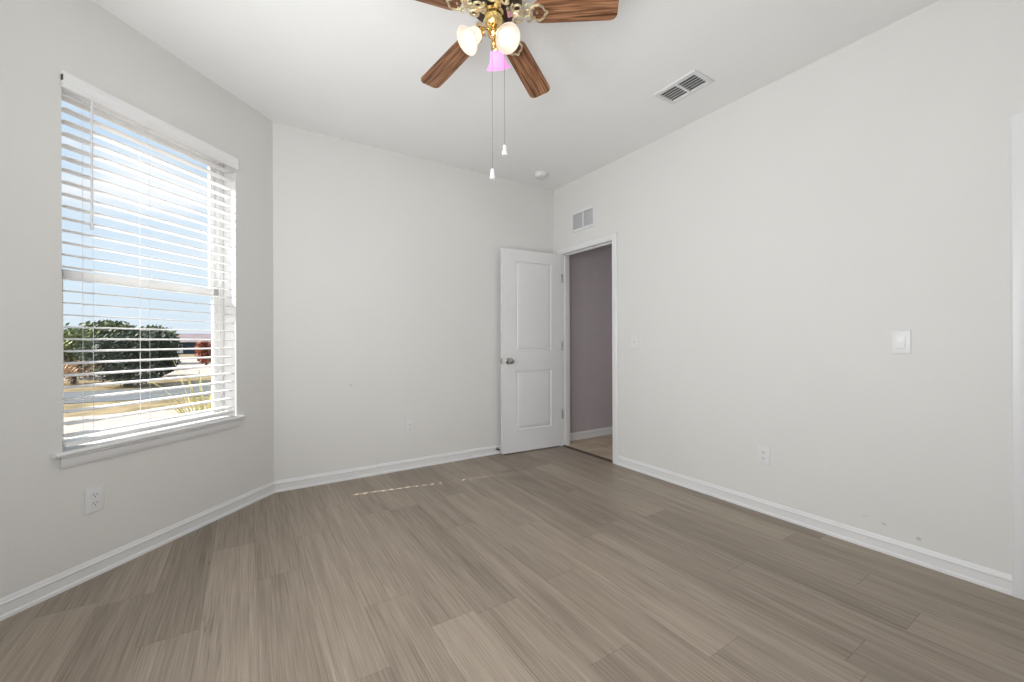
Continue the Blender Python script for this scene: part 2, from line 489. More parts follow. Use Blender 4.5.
b.box(XR, XR + 0.10, DY0 - 0.02, DY1 + 0.02, DZ + 0.02, H)
structure(b.build('wall_right', M_WALLR, smooth=False), 'long bare right wall')
b = MB(); b.box(XW - T, XW, 0.70, P_LW.y + 0.02, GZ - 0.1, ZS); b.box(XW - T, XW, 0.70, P_LW.y + 0.02, 2.335, H)
b.box(XW - T, XW, 0.70, 0.88, ZS, 2.335); b.box(XW - T, XW, 2.28, P_LW.y + 0.02, ZS, 2.335)
structure(b.build('wall_left', M_WALL, smooth=False))
RW = Matrix((RDIR, RN, Vector((0, 0, 1)))).transposed().to_4x4(); RW.translation = P_R1
rl = (P_R2 - P_R1).length
b = MB(RW); b.box(-0.06, rl + 0.06, -T, 0, GZ - 0.1, ZS); b.box(-0.06, rl + 0.06, -T, 0, 2.335, H)
b.box(-0.06, 0.30, -T, 0, ZS, 2.335); b.box(rl - 0.30, rl + 0.06, -T, 0, ZS, 2.335)
structure(b.build('wall_rear_angled', M_WALL, smooth=False))
b = MB(); b.box(P_R2.x - 0.02, XR + 0.10, YB - T, YB, GZ - 0.1, H)
structure(b.build('wall_rear', M_WALL, smooth=False))

# two unseen windows, their blinds added shut to block the sun
def shut_window(idx, Mx, x0, x1, z0, z1):
    root = empty('window_%d' % idx, Mx); structure(root)
    f = MB(Mx)
    f.box(x0, x0 + .04, -.13, -.07, z0, z1); f.box(x1 - .04, x1, -.13, -.07, z0, z1)
    f.box(x0, x1, -.13, -.07, z0, z0 + .04); f.box(x0, x1, -.13, -.07, z1 - .04, z1)
    o = f.build('window_frame', M_VINYL, smooth=False); o.parent = root; o.matrix_parent_inverse = Mx.inverted()
    s = MB(Mx); z = z0 + .02
    while z < z1 - .03:
        s.prism([(-.045, 0), (-.042, 0), (-.028, .058), (-.031, .058)], [lambda a, b_, xx=xx, z=z: (xx, a, z + b_) for xx in (x0 + .003, x1 - .003)])
        z += .05
    o = s.build('added_shut_blind', M_BLIND, smooth=False); o.parent = root; o.matrix_parent_inverse = Mx.inverted()
MWl = Matrix(((0, 1, 0, XW), (-1, 0, 0, 2.28), (0, 0, 1, 0), (0, 0, 0, 1)))
shut_window(2, MWl, 0, 1.40, ZS, 2.335)
shut_window(3, RW, 0.30, rl - 0.30, ZS, 2.335)

# ------------------------------------------------------------------ hall beyond the doorway
HX0, HX1, HY0 = XR + 0.10, 6.1, 1.75
b = MB(); b.box(XR + 0.03, HX1, HY0, YF + 0.02, -0.08, 0.0)
structure(b.build('floor_hall', M_TILE, smooth=False), 'beige tile hall floor through the doorway')
b = MB(); b.box(HX0, HX1, YF, YF + 0.12, -0.1, H)
structure(b.build('wall_hall', M_HALL, smooth=False), 'dim mauve-grey hall wall seen through the doorway')
b = MB(); b.box(HX1, HX1 + 0.1, HY0 - 0.1, YF + 0.12, -0.1, H); b.box(HX0, HX1, HY0 - 0.1, HY0, -0.1, H)
structure(b.build('wall_hall_end', M_HALL, smooth=False))
hl = bpy.data.lights.new('hall_fill_light', 'POINT'); hl.energy = 8; hl.shadow_soft_size = 0.12; hl.color = (1, 0.95, 0.95)  # unseen point light added to brighten the hall
ho = bpy.data.objects.new('hall_fill_light', hl); C.objects.link(ho); ho.location = (4.6, 2.0, 1.4)

# ------------------------------------------------------------------ baseboards
BP = [(0, 0), (.0165, 0), (.0165, .008), (.0150, .014), (.0120, .018), (.0100, .0195), (.0100, .056), (.0125, .060), (.0125, .064), (.0085, .069), (.0070, .077), (.0030, .084), (0, .084)]
def baseboard(name, p0, p1, n, label=None):
    p0, p1, n = Vector(p0), Vector(p1), Vector(n)
    b = MB(); b.prism(BP, [lambda a, z: (p0 + n * a) + Vector((0, 0, z)), lambda a, z: (p1 + n * a) + Vector((0, 0, z))])
    return structure(b.build(name, M_TRIM, ang=20), label)
baseboard('baseboard_window', LW @ Vector((0.0, 0, 0)), LW @ Vector((WL, 0, 0)), NI, 'white baseboard under the window')
baseboard('baseboard_far', (XC, YF, 0), (XR, YF, 0), (0, -1, 0), 'white baseboard along the far wall')
baseboard('baseboard_right', (XR, 0.33, 0), (XR, DY0 - .055, 0), (-1, 0, 0), 'white baseboard along the right wall')
baseboard('baseboard_left', (XW, P_R1.y, 0), (XW, P_LW.y, 0), (1, 0, 0))
baseboard('baseboard_rear', (P_R2.x, YB, 0), (XR, YB, 0), (0, 1, 0))
baseboard('baseboard_hall', (HX0 + .001, YF, 0), (HX1, YF, 0), (0, -1, 0), 'white baseboard in the hall')
b = MB(); b.prism([(0, 0), (.05, 0), (.04, .008), (.01, .008)], [lambda a, z, y=y: (XR - .004 + a, y, z) for y in (DY0, DY1)])
M_STRIP = mat('threshold_wood', (0.07, 0.052, 0.04), 0.5, var=0.2, vscale=30)
structure(b.build('trim_3', M_STRIP, smooth=False), 'dark wooden threshold strip under the doorway')

# ------------------------------------------------------------------ door casing and jambs
def casing(name, y0, y1, z1, label, jambs=True, w=.057):
    """moulded casing on the right wall round an opening y0..y1"""
    prof = [(0, 0), (0, .010), (.006, .013), (.012, .011), (.020, .014), (.042, .018), (.050, .018), (.057, .012), (.057, 0)]
    k = w / .057
    b = MB()
    def fr(yc, zc, sy, sz):
        return lambda a, d: (XR - d, yc + sy * a * k, zc + sz * a * k)
    b.prism(prof, [fr(y1, 0, 1, 0), fr(y1, z1, 1, 1), fr(y0, z1, -1, 1), fr(y0, 0, -1, 0)])
    if jambs:
        b.box(XR - .001, XR + .104, y0 - .02, y0, 0, z1 + .02); b.box(XR - .001, XR + .104, y1, y1 + .02, 0, z1 + .02)
        b.box(XR - .001, XR + .104, y0, y1, z1, z1 + .02)
        # stops
        b.box(XR + .038, XR + .070, y0, y0 + .011, 0, z1); b.box(XR + .038, XR + .070, y1 - .011, y1, 0, z1)
        b.box(XR + .038, XR + .070, y0, y1, z1 - .011, z1)
        b.box(XR + .100, XR + .110, y0 - .06, y0 - .004, 0, z1 + .06); b.box(XR + .100, XR + .110, y1 + .004, y1 + .06, 0, z1 + .06)
        b.box(XR + .100, XR + .110, y0 - .06, y1 + .06, z1 + .004, z1 + .06)
    return structure(b.build(name, M_TRIM, ang=15), label)
casing('trim_1', DY0, DY1, DZ, 'white moulded casing and jamb round the doorway')
casing('trim_2', -0.31, 0.275, 2.03, 'white moulded door casing at the right edge', jambs=False)
b = MB(); b.box(XR - .004, XR + .0, -0.31, 0.275, 0.01, 2.03)
structure(b.build('door_2', M_DOOR, smooth=False))

# ------------------------------------------------------------------ open door leaf (door_1)
LA = Vector((2.792, 3.378, 0)); LB = Vector((2.088, 3.424, 0))
ldir = (LB - LA).normalized(); lfront = Vector((ldir.y, -ldir.x, 0))
if lfront.y > 0: lfront = -lfront
LM = Matrix((ldir, -lfront, Vector((0, 0, 1)))).transposed().to_4x4(); LM.translation = LA
# local: x along the leaf from the hinge, y = depth away from camera, z up ; front face y=0
door = empty('door_1', LM); structure(door, 'white two-panel interior door standing open against the far wall')
LWD, LT, LZ0, LZ1 = 0.706, 0.035, 0.010, 2.026
LI = Matrix.Identity(4)
def leaf():
    b = MB(LI)
    panels = [(.130, .552, 1.018, 1.908), (.130, .552, .230, .817)]
    def ring(rc, y):
        x0, x1, z0, z1 = rc
        return [(x0, y, z0), (x1, y, z0), (x1, y, z1), (x0, y, z1)]
    for side in (0, 1):
        y0 = 0 if side == 0 else LT; s = 1 if side == 0 else -1
        xs = [0, .130, .552, LWD]; zs = [LZ0, .230, .817, 1.018, 1.908, LZ1]
        for i in range(3):
            for j in range(5):
                if i == 1 and j in (1, 3): continue
                b.face([(xs[i], y0, zs[j]), (xs[i + 1], y0, zs[j]), (xs[i + 1], y0, zs[j + 1]), (xs[i], y0, zs[j + 1])])
        for (x0, x1, z0, z1) in panels:
            steps = [(0, 0), (.005, .009), (.014, .011), (.022, .004), (.040, .0015)]
            prev = None
            for ins, dep in steps:
                r = ring((x0 + ins, x1 - ins, z0 + ins, z1 - ins), y0 + s * dep)
                if prev:
                    for i in range(4):
                        b.face([prev[i], prev[(i + 1) % 4], r[(i + 1) % 4], r[i]])
                prev = r
            b.face(prev)
    for (xa, xb) in ((0, 0), (LWD, LWD)):
        b.face([(xa, 0, LZ0), (xa, LT, LZ0), (xa, LT, LZ1), (xa, 0, LZ1)])
    for z in (LZ0, LZ1):
        b.face([(0, 0, z), (LWD, 0, z), (LWD, LT, z), (0, LT, z)])
    bmesh.ops.remove_doubles(b.bm, verts=b.bm.verts[:], dist=1e-5)
    return b.build('door_slab', M_DOOR, door, smooth=False)
leaf()
KX, KZ = .640, .918
kn = MB(Matrix.Translation((KX, 0, KZ)) @ Matrix.Rotation(math.pi / 2, 4, 'X'))
kn.lathe([(0, 0), (.032, 0), (.032, .004), (.026, .008), (.013, .010), (.012, .030), (.016, .036), (.026, .044), (.029, .055), (.026, .064), (.016, .069), (0, .070)], 28)
kn.build('door_knob', M_NICKEL, door)['label'] = 'satin metal knob'
kn = MB(Matrix.Translation((KX, LT, KZ)) @ Matrix.Rotation(-math.pi / 2, 4, 'X'))
kn.lathe([(0, 0), (.032, 0), (.032, .004), (.026, .008), (.013, .010), (.012, .020), (.016, .024), (.026, .030), (.027, .036), (.020, .041), (0, .042)], 28)
kn.build('door_knob', M_NICKEL, door)
lt_ = MB(LI); lt_.box(LWD - .001, LWD + .0015, .006, .029, KZ - .028, KZ + .028, .0006, 1); lt_.box(LWD, LWD + .010, .012, .023, KZ - .009, KZ + .009, .002, 2)
lt_.build('latch_plate', M_NICKEL, door)
for z in (1.77, 1.06, .34):
    hg = MB(LI)
    for i in range(5):
        hg.lathe([(0, -.0085), (.0062, -.0085), (.0068, -.007), (.0068, .007), (.0062, .0085), (0, .0085)], 14, Matrix.Translation((-.006, -.006, z - .036 + i * .018)))
    hg.lathe([(0, 0), (.004, 0), (.0055, .004), (.003, .008), (0, .009)], 12, Matrix.Translation((-.006, -.006, z + .044)))
    hg.box(-.002, .0005, -.002, .030, z - .044, z + .044)
    hg.build('hinge', M_NICKEL, door)

# door stop on the far baseboard
ds = MB(Matrix.Translation((2.062, YF - .0145, .052)) @ Matrix.Rotation(math.pi / 2, 4, 'X'))
ds.lathe([(0, 0), (.012, 0), (.012, .004), (.006, .006), (.005, .034), (.005, .036)], 16)
stop_root = empty('door_stop', (2.062, YF - .0145, .052), 'small black-tipped door stop on the far baseboard behind the open door', 'door stop')
o = ds.build('stop_shaft', M_NICKEL); o.parent = stop_root; o.matrix_parent_inverse = stop_root.matrix_world.inverted()
ds = MB(Matrix.Translation((2.062, YF - .0145, .052)) @ Matrix.Rotation(math.pi / 2, 4, 'X'))
ds.lathe([(0, .030), (.009, .030), (.010, .034), (.010, .042), (.008, .046), (0, .047)], 16)
o = ds.build('rubber_tip', M_RUB); o.parent = stop_root; o.matrix_parent_inverse = stop_root.matrix_world.inverted()

# ------------------------------------------------------------------ window_1 (all parts in the wall frame)
win = empty('window_1', LW); structure(win, 'white vinyl single-hung window behind the blind')
I4 = Matrix.Identity(4)
FO0, FO1 = -.150, -.100      # frame depth
b = MB(I4)
fwid = .032
b.box(TW0, TW0 + fwid, FO0, FO1, ZS - .02, ZT, .003); b.box(TW1 - fwid, TW1, FO0, FO1, ZS - .02, ZT, .003)
b.box(TW0, TW1, FO0, FO1, ZT - .035, ZT, .003); b.box(TW0, TW1, FO0, FO1, ZS - .02, ZS + .006, .002)
b.box(TW0 + .006, TW0 + .016, FO1, FO1 + .006, ZS, ZT - .02); b.box(TW1 - .016, TW1 - .006, FO1, FO1 + .006, ZS, ZT - .02)
b.build('window_frame', M_VINYL, win)
MZ = 1.437
def sash(z0, z1, o0, o1, rail_top, rail_bot, s=.040):
    a0, a1 = TW0 + fwid - .004, TW1 - fwid + .004
    b = MB(I4)
    b.box(a0, a0 + s, o0, o1, z0, z1, .002); b.box(a1 - s, a1, o0, o1, z0, z1, .002)
    b.box(a0, a1, o0, o1, z1 - rail_top, z1, .002); b.box(a0, a1, o0, o1, z0, z0 + rail_bot, .002)
    o = b.build('window_sash', M_VINYL, win)
    g = MB(I4); om = (o0 + o1) / 2
    g.box(a0 + s - .004, a1 - s + .004, om - .002, om + .002, z0 + rail_bot - .004, z1 - rail_top + .004)
    g.build('window_pane', M_GLASS, o, smooth=False)
sash(ZS, MZ + .022, -.126, -.104, .040, .032)
sash(MZ - .022, ZT - .03, -.149, -.128, .035, .044)
b = MB(I4); b.box(.76, .79, -.104, -.094, MZ + .022, MZ + .034, .003); b.box(.735, .79, -.101, -.091, MZ + .030, MZ + .036, .002)
b.build('sash_lock', M_VINYL, win)
# stool with horns and the apron below it
b = MB(I4)
b.box(TW0, TW1, -.100, .002, ZS - .020, ZS, 0)
pr = [(-.002, 0), (.030, 0), (.037, -.003), (.040, -.010), (.037, -.017), (.030, -.020), (-.002, -.020)]
b.prism(pr, [lambda a, z, t=t: (t, a, ZS + z) for t in (.284, 1.266)])
b.build('window_stool', M_TRIM, win, ang=50)
b = MB(I4)
pa = [(0, 0), (.028, 0), (.028, -.006), (.020, -.014), (.018, -.034), (.014, -.050), (.009, -.058), (0, -.060)]
def apr(t, sgn): return lambda a, z: (t + sgn * (a * .45), a, ZS - .020 + z)
b.prism(pa, [apr(.312, -1), apr(1.230, 1)])
b.build('window_apron', M_TRIM, win, ang=30)
b = MB(I4)   # plaster returns of the opening, painted white
b.box(TW0 - .001, TW0 + .0015, FO1, -.0005, ZS, ZT); b.box(TW1 - .0015, TW1 + .001, FO1, -.0005, ZS, ZT)
b.box(TW0, TW1, FO1, -.0005, ZT - .0015, ZT + .001)
b.build('window_return', M_TRIM, win, smooth=False)

# ------------------------------------------------------------------ blind
bl = empty('window_blind', LW @ Matrix.Translation((.772, -.03, ZT)), 'white horizontal slat blind hanging open in the window, wand at its left', 'window blind')
BI = bl.matrix_world.inverted() @ LW
OC, SW, SP, STH = -.018, .0635, .0550, .0042
TILT = R_(4.0)
S0, S1 = TW0 + .030, TW1 - .010
def slat(z):
    b = MB(BI)
    n = 6
    prof = []
    for i in range(n + 1):
        a = -SW / 2 + SW * i / n; cr_ = .0022 * (1 - (2 * a / SW) ** 2)
        prof.append((a, cr_ + STH / 2))
    for i in range(n, -1, -1):
        a = -SW / 2 + SW * i / n; cr_ = .0022 * (1 - (2 * a / SW) ** 2)
        prof.append((a, cr_ - STH / 2))
    ct, st = math.cos(TILT), math.sin(TILT)
    dt = .007 - .015 * min(1, (z - .65) / .85)      # slat ends skewed to weaken the sun dashes higher up
    b.prism(prof, [lambda a, c, t=t: (t, OC + a * ct - c * st * 0, z - a * st + c) for t in (S0 + dt, S1)])
    return b.build('slat', M_SLAT, bl, ang=60)
zk = 1.128 - 8 * SP
slz = []
z = zk
while z < 2.235:
    slz.append(z); slat(z); z += SP
b = MB(BI); b.box(S0, S1, OC - .029, OC + .029, ZS + .018, ZS + .036, .003); b.build('bottom_rail', M_BLIND, bl)
b = MB(BI); b.box(S0, S1, -.058, -.009, ZT - .052, ZT - .003, .002); b.build('headrail', M_BLIND, bl)
vp = [(0, 0), (.010, 0), (.013, .006), (.011, .014), (.009, .018), (.009, .050), (.012, .056), (.017, .064), (.018, .070), (.014, .072), (0, .072)]
b = MB(BI)
vp2 = [(a - .008, z) for a, z in vp]
b.prism(vp2, [lambda a, z, t=t: (t, a + .010, 2.260 + z) for t in (.314, 1.226)])
b.box(.3115, .316, .001, .018, 2.259, 2.330)
b.build('valance', M_BLIND, bl, ang=30)
for tL in (1.115, .865, .440):
    b = MB(BI)
    for o_ in (OC + SW / 2 + .001, OC - SW / 2 - .001):
        b.tube([(tL, o_, ZS + .03), (tL, o_, ZT - .05)], .0008, 6)
    for z in slz:
        b.tube([(tL, OC - SW / 2, z + .0005 - STH), (tL, OC + SW / 2, z - STH - .002)], .0007, 5)
    b.build('ladder_cord', M_CORD, bl)
b = MB(BI)
b.tube([(1.118, .012, 2.262), (1.120, .014, 1.66)], .0042, 8)
b.lathe([(0, 0), (.006, .002), (.007, .02), (.0045, .03)], 10, Matrix.Translation((1.120, .014, 1.645)))
b.build('tilt_wand', mat('clear_wand', (.78, .78, .80), .25), bl)
b = MB(BI); b.box(1.2258, 1.2275, .004, .016, 2.290, 2.316); b.build('valance_gap_shade', M_MOTOR, bl, smooth=False)  # dark sliver painted in as the shaded gap at the valance end

# ------------------------------------------------------------------ outlets and switches
def wall_frame(loc, right_dir, normal):
    m = Matrix((Vector(right_dir), -Vector(normal), Vector((0, 0, 1)))).transposed().to_4x4(); m.translation = Vector(loc)
    return m
def plate(root, w, h):
    b = MB(); b.box(-w / 2, w / 2, -.006, 0, -h / 2, h / 2, .003, 3); return b.build('cover_plate', M_PLAST, root)
def outlet(M_, label):
    r = empty('wall_outlet', M_, label, 'wall outlet')
    plate(r, .076, .120)
    for s in (1, -1):
        b = MB()
        zc = s * .0195
        pts = []
        for i in range(24):
            a = 2 * math.pi * i / 24
            pts.append((max(-.0172, min(.0172, .0175 * math.cos(a))), max(-.0145, min(.0145, .0175 * math.sin(a)))))
        b.prism(pts, [lambda x, z, y=y: (x, y, zc + z) for y in (-.0085, -.004)])
        rc = b.build('receptacle', M_PLAST, r)
        b = MB()
        b.box(-.0075, -.0052, -.0090, -.0080, zc - .001, zc + .008); b.box(.0052, .0075, -.0090, -.0080, zc, zc + .0075)
        b.lathe([(0, 0), (.0026, 0), (.0026, .001), (0, .001)], 12, Matrix.Translation((0, -.0080, zc - .007)) @ Matrix.Rotation(math.pi / 2, 4, 'X'))
        b.build('socket_slots', M_DARK, rc, smooth=False)
    b = MB(Matrix.Translation((0, -.0058, 0)) @ Matrix.Rotation(math.pi / 2, 4, 'X')); b.lathe([(0, 0), (.003, 0), (.0025, .001), (0, .0013)], 12)
    b.build('screw', M_PLAST, r)
outlet(wall_frame(LW @ Vector((1.105, 0, .366)), -DL, NI), 'white duplex outlet low on the angled wall below the window')
outlet(wall_frame((1.187, YF, .366), (1, 0, 0), (0, -1, 0)), 'white duplex outlet low on the far wall left of the open door')
outlet(wall_frame((XR, 1.355, .370), (0, -1, 0), (-1, 0, 0)), 'white duplex outlet low on the bare right wall')
r = empty('light_switch', wall_frame((XR, .691, 1.100), (0, -1, 0), (-1, 0, 0)), 'white rocker light switch on the right wall near the right-hand door casing', 'light switch')
plate(r, .076, .120)
b = MB(); b.box(-.0175, .0175, -.0072, -.005, -.034, .034, .001, 1)
b.build('rocker_frame', M_PLAST, r)
b = MB(); b.prism([(-.0072, -.031), (-.0125, -.0305), (-.0085, 0), (-.0078, .0305), (-.0072, .031)], [lambda y, z, x=x: (x, y, z) for x in (-.0155, .0155)])
b.build('rocker', M_PLAST, r, smooth=False)
r = empty('light_switch', wall_frame((XR, 2.405, 1.105), (0, -1, 0), (-1, 0, 0)), 'white toggle light switch on the right wall beside the doorway', 'light switch')
plate(r, .076, .120)
b = MB(); b.box(-.006, .006, -.0075, -.005, -.0125, .0125, .0008, 1)
b.prism([(-.006, -.004), (-.015, -.011), (-.017, -.006), (-.006, .006)], [lambda y, z, x=x: (x, y, z) for x in (-.004, .004)])
b.build('toggle', M_PLAST, r, smooth=False)

# ------------------------------------------------------------------ return grille above the doorway
VM = wall_frame((XR, 3.045, 2.318), (0, -1, 0), (-1, 0, 0))
r = empty('wall_vent', VM, 'white louvred vent on the right wall above the doorway', 'air vent')
w, h = .34, .205
b = MB()
for (x0, x1, z0, z1) in ((-w/2, -w/2+.026, -h/2+.026, h/2-.026), (w/2-.026, w/2, -h/2+.026, h/2-.026), (-w/2, w/2, -h/2, -h/2+.026), (-w/2, w/2, h/2-.026, h/2), (-.006, .006, -h/2+.026, h/2-.026)):
    b.box(x0, x1, -.008, 0, z0, z1)
b.build('vent_frame', M_PLAST, r)
b = MB(); b.box(-w/2+.01, w/2-.01, -.001, .0, -h/2+.01, h/2-.01); b.build('vent_backing', mat('vent_shadow_grey', (.62, .62, .62), .8), r, smooth=False)
n = 22
for i in range(n):
    x = -w/2 + .031 + i * (w - .062) / (n - 1)
    if abs(x) < .009: continue
    b = MB(); b.prism([(.004, -.007), (-.004, -.001), (-.0047, -.0015), (.0033, -.0075)], [lambda a, y, z=z: (x + a, y, z) for z in (-h/2+.024, h/2-.024)])
    b.build('louvre', M_PLAST, r, smooth=False)

# ------------------------------------------------------------------ ceiling register
CM = Matrix.Translation((2.362, 1.628, H)) @ Matrix.Rotation(math.pi, 4, 'X')     # local z points down
r = empty('ceiling_vent', CM, 'white slatted air register on the ceiling near the right wall', 'air vent')
w, h = .200, .300
b = MB()
for (x0, x1, y0, y1) in ((-w/2, -w/2+.026, -h/2+.026, h/2-.026), (w/2-.026, w/2, -h/2+.026, h/2-.026), (-w/2, w/2, -h/2, -h/2+.026), (-w/2, w/2, h/2-.026, h/2), (-w/2+.026, w/2-.026, -.007, .007)):
    b.box(x0, x1, y0, y1, 0, .010)
b.build('vent_frame', M_PLAST, r)
b = MB(); b.box(-w/2+.01, w/2-.01, -h/2+.01, h/2-.01, .0002, .001); b.build('duct_shade_sheet', M_GREYVOID, r, smooth=False)  # dark grey sheet standing in for the shade inside the duct
for j in range(2):
    for i in range(6):
        x = -w/2 + .036 + i * (w - .072) / 5
        y0, y1 = ((-h/2 + .024, -.006), (.006, h/2 - .024))[j]
        b = MB(); b.prism([(.0105, .0012), (.0095, .0010), (-.0095, .0088), (-.0090, .0100)], [lambda a, z, y=y: (x + a, y, z) for y in (y0, y1)])
        b.build('louvre', M_PLAST, r, smooth=False)

# ------------------------------------------------------------------ smoke detector
SM = Matrix.Translation((2.405, 3.215, H)) @ Matrix.Rotation(math.pi, 4, 'X')
r = empty('smoke_detector', SM, 'small round white smoke detector on the ceiling near the far right corner', 'smoke detector')
b = MB(); b.lathe([(0, 0), (.070, 0), (.070, .008), (.066, .010), (0, .010)], 36); b.build('mounting_base', M_PLAST, r)
b = MB(); b.lathe([(.062, .009), (.062, .020), (.058, .032), (.050, .038), (.018, .040), (.014, .037), (0, .037)], 36); b.build('detector_cover', M_PLAST, r)

# ------------------------------------------------------------------ ceiling fan
FC = Vector((.937, 1.582, 2.573))
axis = Vector((.016, .074, 1)).normalized()
FM = Matrix.Translation(FC) @ Vector((0, 0, 1)).rotation_difference(axis).to_matrix().to_4x4()
fan = empty('ceiling_fan', FM, 'brass ceiling fan with five walnut blades and three lit frosted lamp shades', 'ceiling fan')
b = MB(); b.lathe([(0, .185), (.070, .185), (.072, .150), (.065, .135), (.060, .130), (0, .130)], 40); b.build('canopy', M_BRASS, fan)
b = MB(); b.lathe([(0, .134), (.060, .134), (.105, .118), (.118, .095), (.118, .060), (.108, .040), (.085, .028), (.050, .024), (0, .024)], 48); b.build('motor_housing', M_MOTOR, fan)
b = MB()
for z, rr in ((.098, .1185), (.060, .1185)):
    b.tube([(rr * math.cos(a), rr * math.sin(a), z) for a in [2 * math.pi * i / 48 for i in range(48)]], .004, 8, closed=True)
b.build('housing_band', M_BRASS, fan)

PH = R_(-41.03)
def blade(k):
    Bm = Matrix.Rotation(PH + k * 2 * math.pi / 5, 4, 'Z') @ Matrix.Rotation(.092, 4, 'Y') @ Matrix.Rotation(-.108, 4, 'X')
    r0, r1 = .165, .533
    def hw(u): return (.1106 + (u - .279) * .040) / 2
    out = []
    cr_ = .030
    def corner(cx, cy, a0, a1, rad, n=7):
        for i in range(n + 1):
            a = a0 + (a1 - a0) * i / n
            out.append((cx + rad * math.cos(a), cy + rad * math.sin(a)))
    w1, w0 = hw(r1), hw(r0)
    corner(r1 - cr_, -(w1 - cr_), -math.pi / 2, 0, cr_); corner(r1 - cr_, w1 - cr_, 0, math.pi / 2, cr_)
    corner(r0 + .04, w0 - .04, math.pi / 2, math.pi, .04); corner(r0 + .04, -(w0 - .04), math.pi, 1.5 * math.pi, .04)
    b = MB()
    b.prism(out, [lambda x, y, z=z: (x, y, z) for z in (-.003, .003)])
    bo = b.build('blade', M_BLADE, fan, ang=50)
    bo.matrix_local = Bm
    # cast scroll bracket under the blade
    g = MB()
    def P(pts): return [Vector(p) for p in pts]
    z0 = -.007
    g.prism([(.052, -.016), (.085, -.010), (.125, -.009), (.150, -.014), (.160, 0), (.150, .014), (.125, .009), (.085, .010), (.052, .016)],
            [lambda x, y, z=z: (x, y, z) for z in (z0 + .004 , z0 + .012)])
    for s in (1, -1):
        # two mirrored scrolls and half of the leaf-shaped medallion
        sc = []
        for i in range(26):
            a = i / 25 * 2.0 * math.pi * 1.15
            rad = .026 * (1 - .55 * i / 25)
            sc.append((.098 + rad * math.cos(a + 2.2), s * (.028 + rad * math.sin(a + 2.2) * .8), z0 + .004))
        g.tube(sc, .0050, 8)
        sc = []
        for i in range(18):
            a = i / 17 * 1.7 * math.pi
            rad = .017 * (1 - .45 * i / 17)
            sc.append((.145 + rad * math.cos(a + 3.3), s * (.030 + rad * math.sin(a + 3.3)), z0 + .003))
        g.tube(sc, .0042, 8)
        md = [(.152, 0), (.160, .022), (.176, .033), (.196, .036), (.212, .026), (.218, .012), (.232, 0)]
        pts = []
        for i in range(len(md) - 1):
            for q in range(4):
                f = q / 4; pts.append((md[i][0] * (1 - f) + md[i + 1][0] * f, s * (md[i][1] * (1 - f) + md[i + 1][1] * f), z0 + .001))
        pts.append((md[-1][0], 0, z0 + .001))
        g.tube(pts, .0050, 8)
    for (x, y) in ((.185, .0), (.172, .020), (.172, -.020)):
        g.lathe([(0, -.003), (.004, -.002), (.005, .001), (.005, .004)], 10, Matrix.Translation((x, y, z0)))
    go = g.build('blade_bracket', M_ANT, bo, ang=40)
    # second, curled arm that rises to the motor
    g = MB(); g.tube([(.050, 0, .030), (.066, 0, .020), (.080, 0, .004), (.100, 0, -.004)], [.010, .009, .008, .006], 10)
    g.build('bracket_arm', M_ANT, bo)
for k in range(5): blade(k)

# switch housing and light kit, leaning a little towards the window
LK = Vector((0, 0, 1)).rotation_difference(axis).to_matrix().to_4x4().inverted() @ Matrix.Translation((-.010, .004, .013))
b = MB(LK); b.lathe([(0, 0), (.042, 0), (.044, -.006), (.036, -.012), (.040, -.020), (.042, -.040), (.036, -.062), (.022, -.074), (.016, -.078), (0, -.078)], 36)
b.build('switch_housing', M_BRASS, fan)
b = MB(LK); b.lathe([(0, -.074), (.013, -.076), (.017, -.086), (.024, -.094), (.026, -.104), (.020, -.116), (.011, -.124), (.009, -.134), (.013, -.140), (.011, -.148), (.006, -.154), (.008, -.160), (.005, -.166), (0, -.168)], 24)
b.build('fitter_finial', M_BRASS, fan)
SHADES = [(49, M_PINK, 'pink-tinted frosted glass shade', -.012, 0), (176, M_SHADE, None, 0, 0), (-86, M_SHADE, None, -.020, -.010)]
for az, mt, lab, dr, dz in SHADES:
    A = R_(az)
    Sm = LK @ Matrix.Rotation(A, 4, 'Z') @ Matrix.Translation((dr, 0, dz))
    # arm
    b = MB(Sm)
    b.tube([(.012, 0, -.104), (.030, 0, -.092), (.046, 0, -.092), (.060, 0, -.104), (.066, 0, -.114)], [.006, .0055, .0055, .007, .009], 10)
    b.build('lamp_arm', M_BRASS, fan)
    # socket + shade along an axis 45 degrees down and out
    T_ = Sm @ Matrix.Translation((.058, 0, -.106)) @ Matrix.Rotation(R_(135), 4, 'Y')
    b = MB(T_); b.lathe([(0, 0), (.016, 0), (.020, .006), (.022, .018), (.024, .022), (.024, .028), (.019, .030), (0, .030)], 24)
    b.build('socket_cup', M_BRASS, fan)
    b = MB(T_)
    outp = [(.020, .024), (.026, .030), (.031, .042), (.034, .058), (.039, .076), (.047, .090), (.056, .098), (.058, .100)]
    inp = [(.056, .1005), (.045, .093), (.036, .078), (.031, .060), (.028, .044), (.023, .033), (.018, .028)]
    b.lathe(outp + inp, 40)
    so = b.build('lamp_shade', mt, fan)
    if lab: so['label'] = lab
    b = MB(T_); b.lathe([(0, .028), (.013, .028), (.013, .036), (.018, .046), (.023, .058), (.0235, .068), (.019, .079), (.010, .085), (0, .087)], 28)
    b.build('light_bulb', M_BULB, fan)

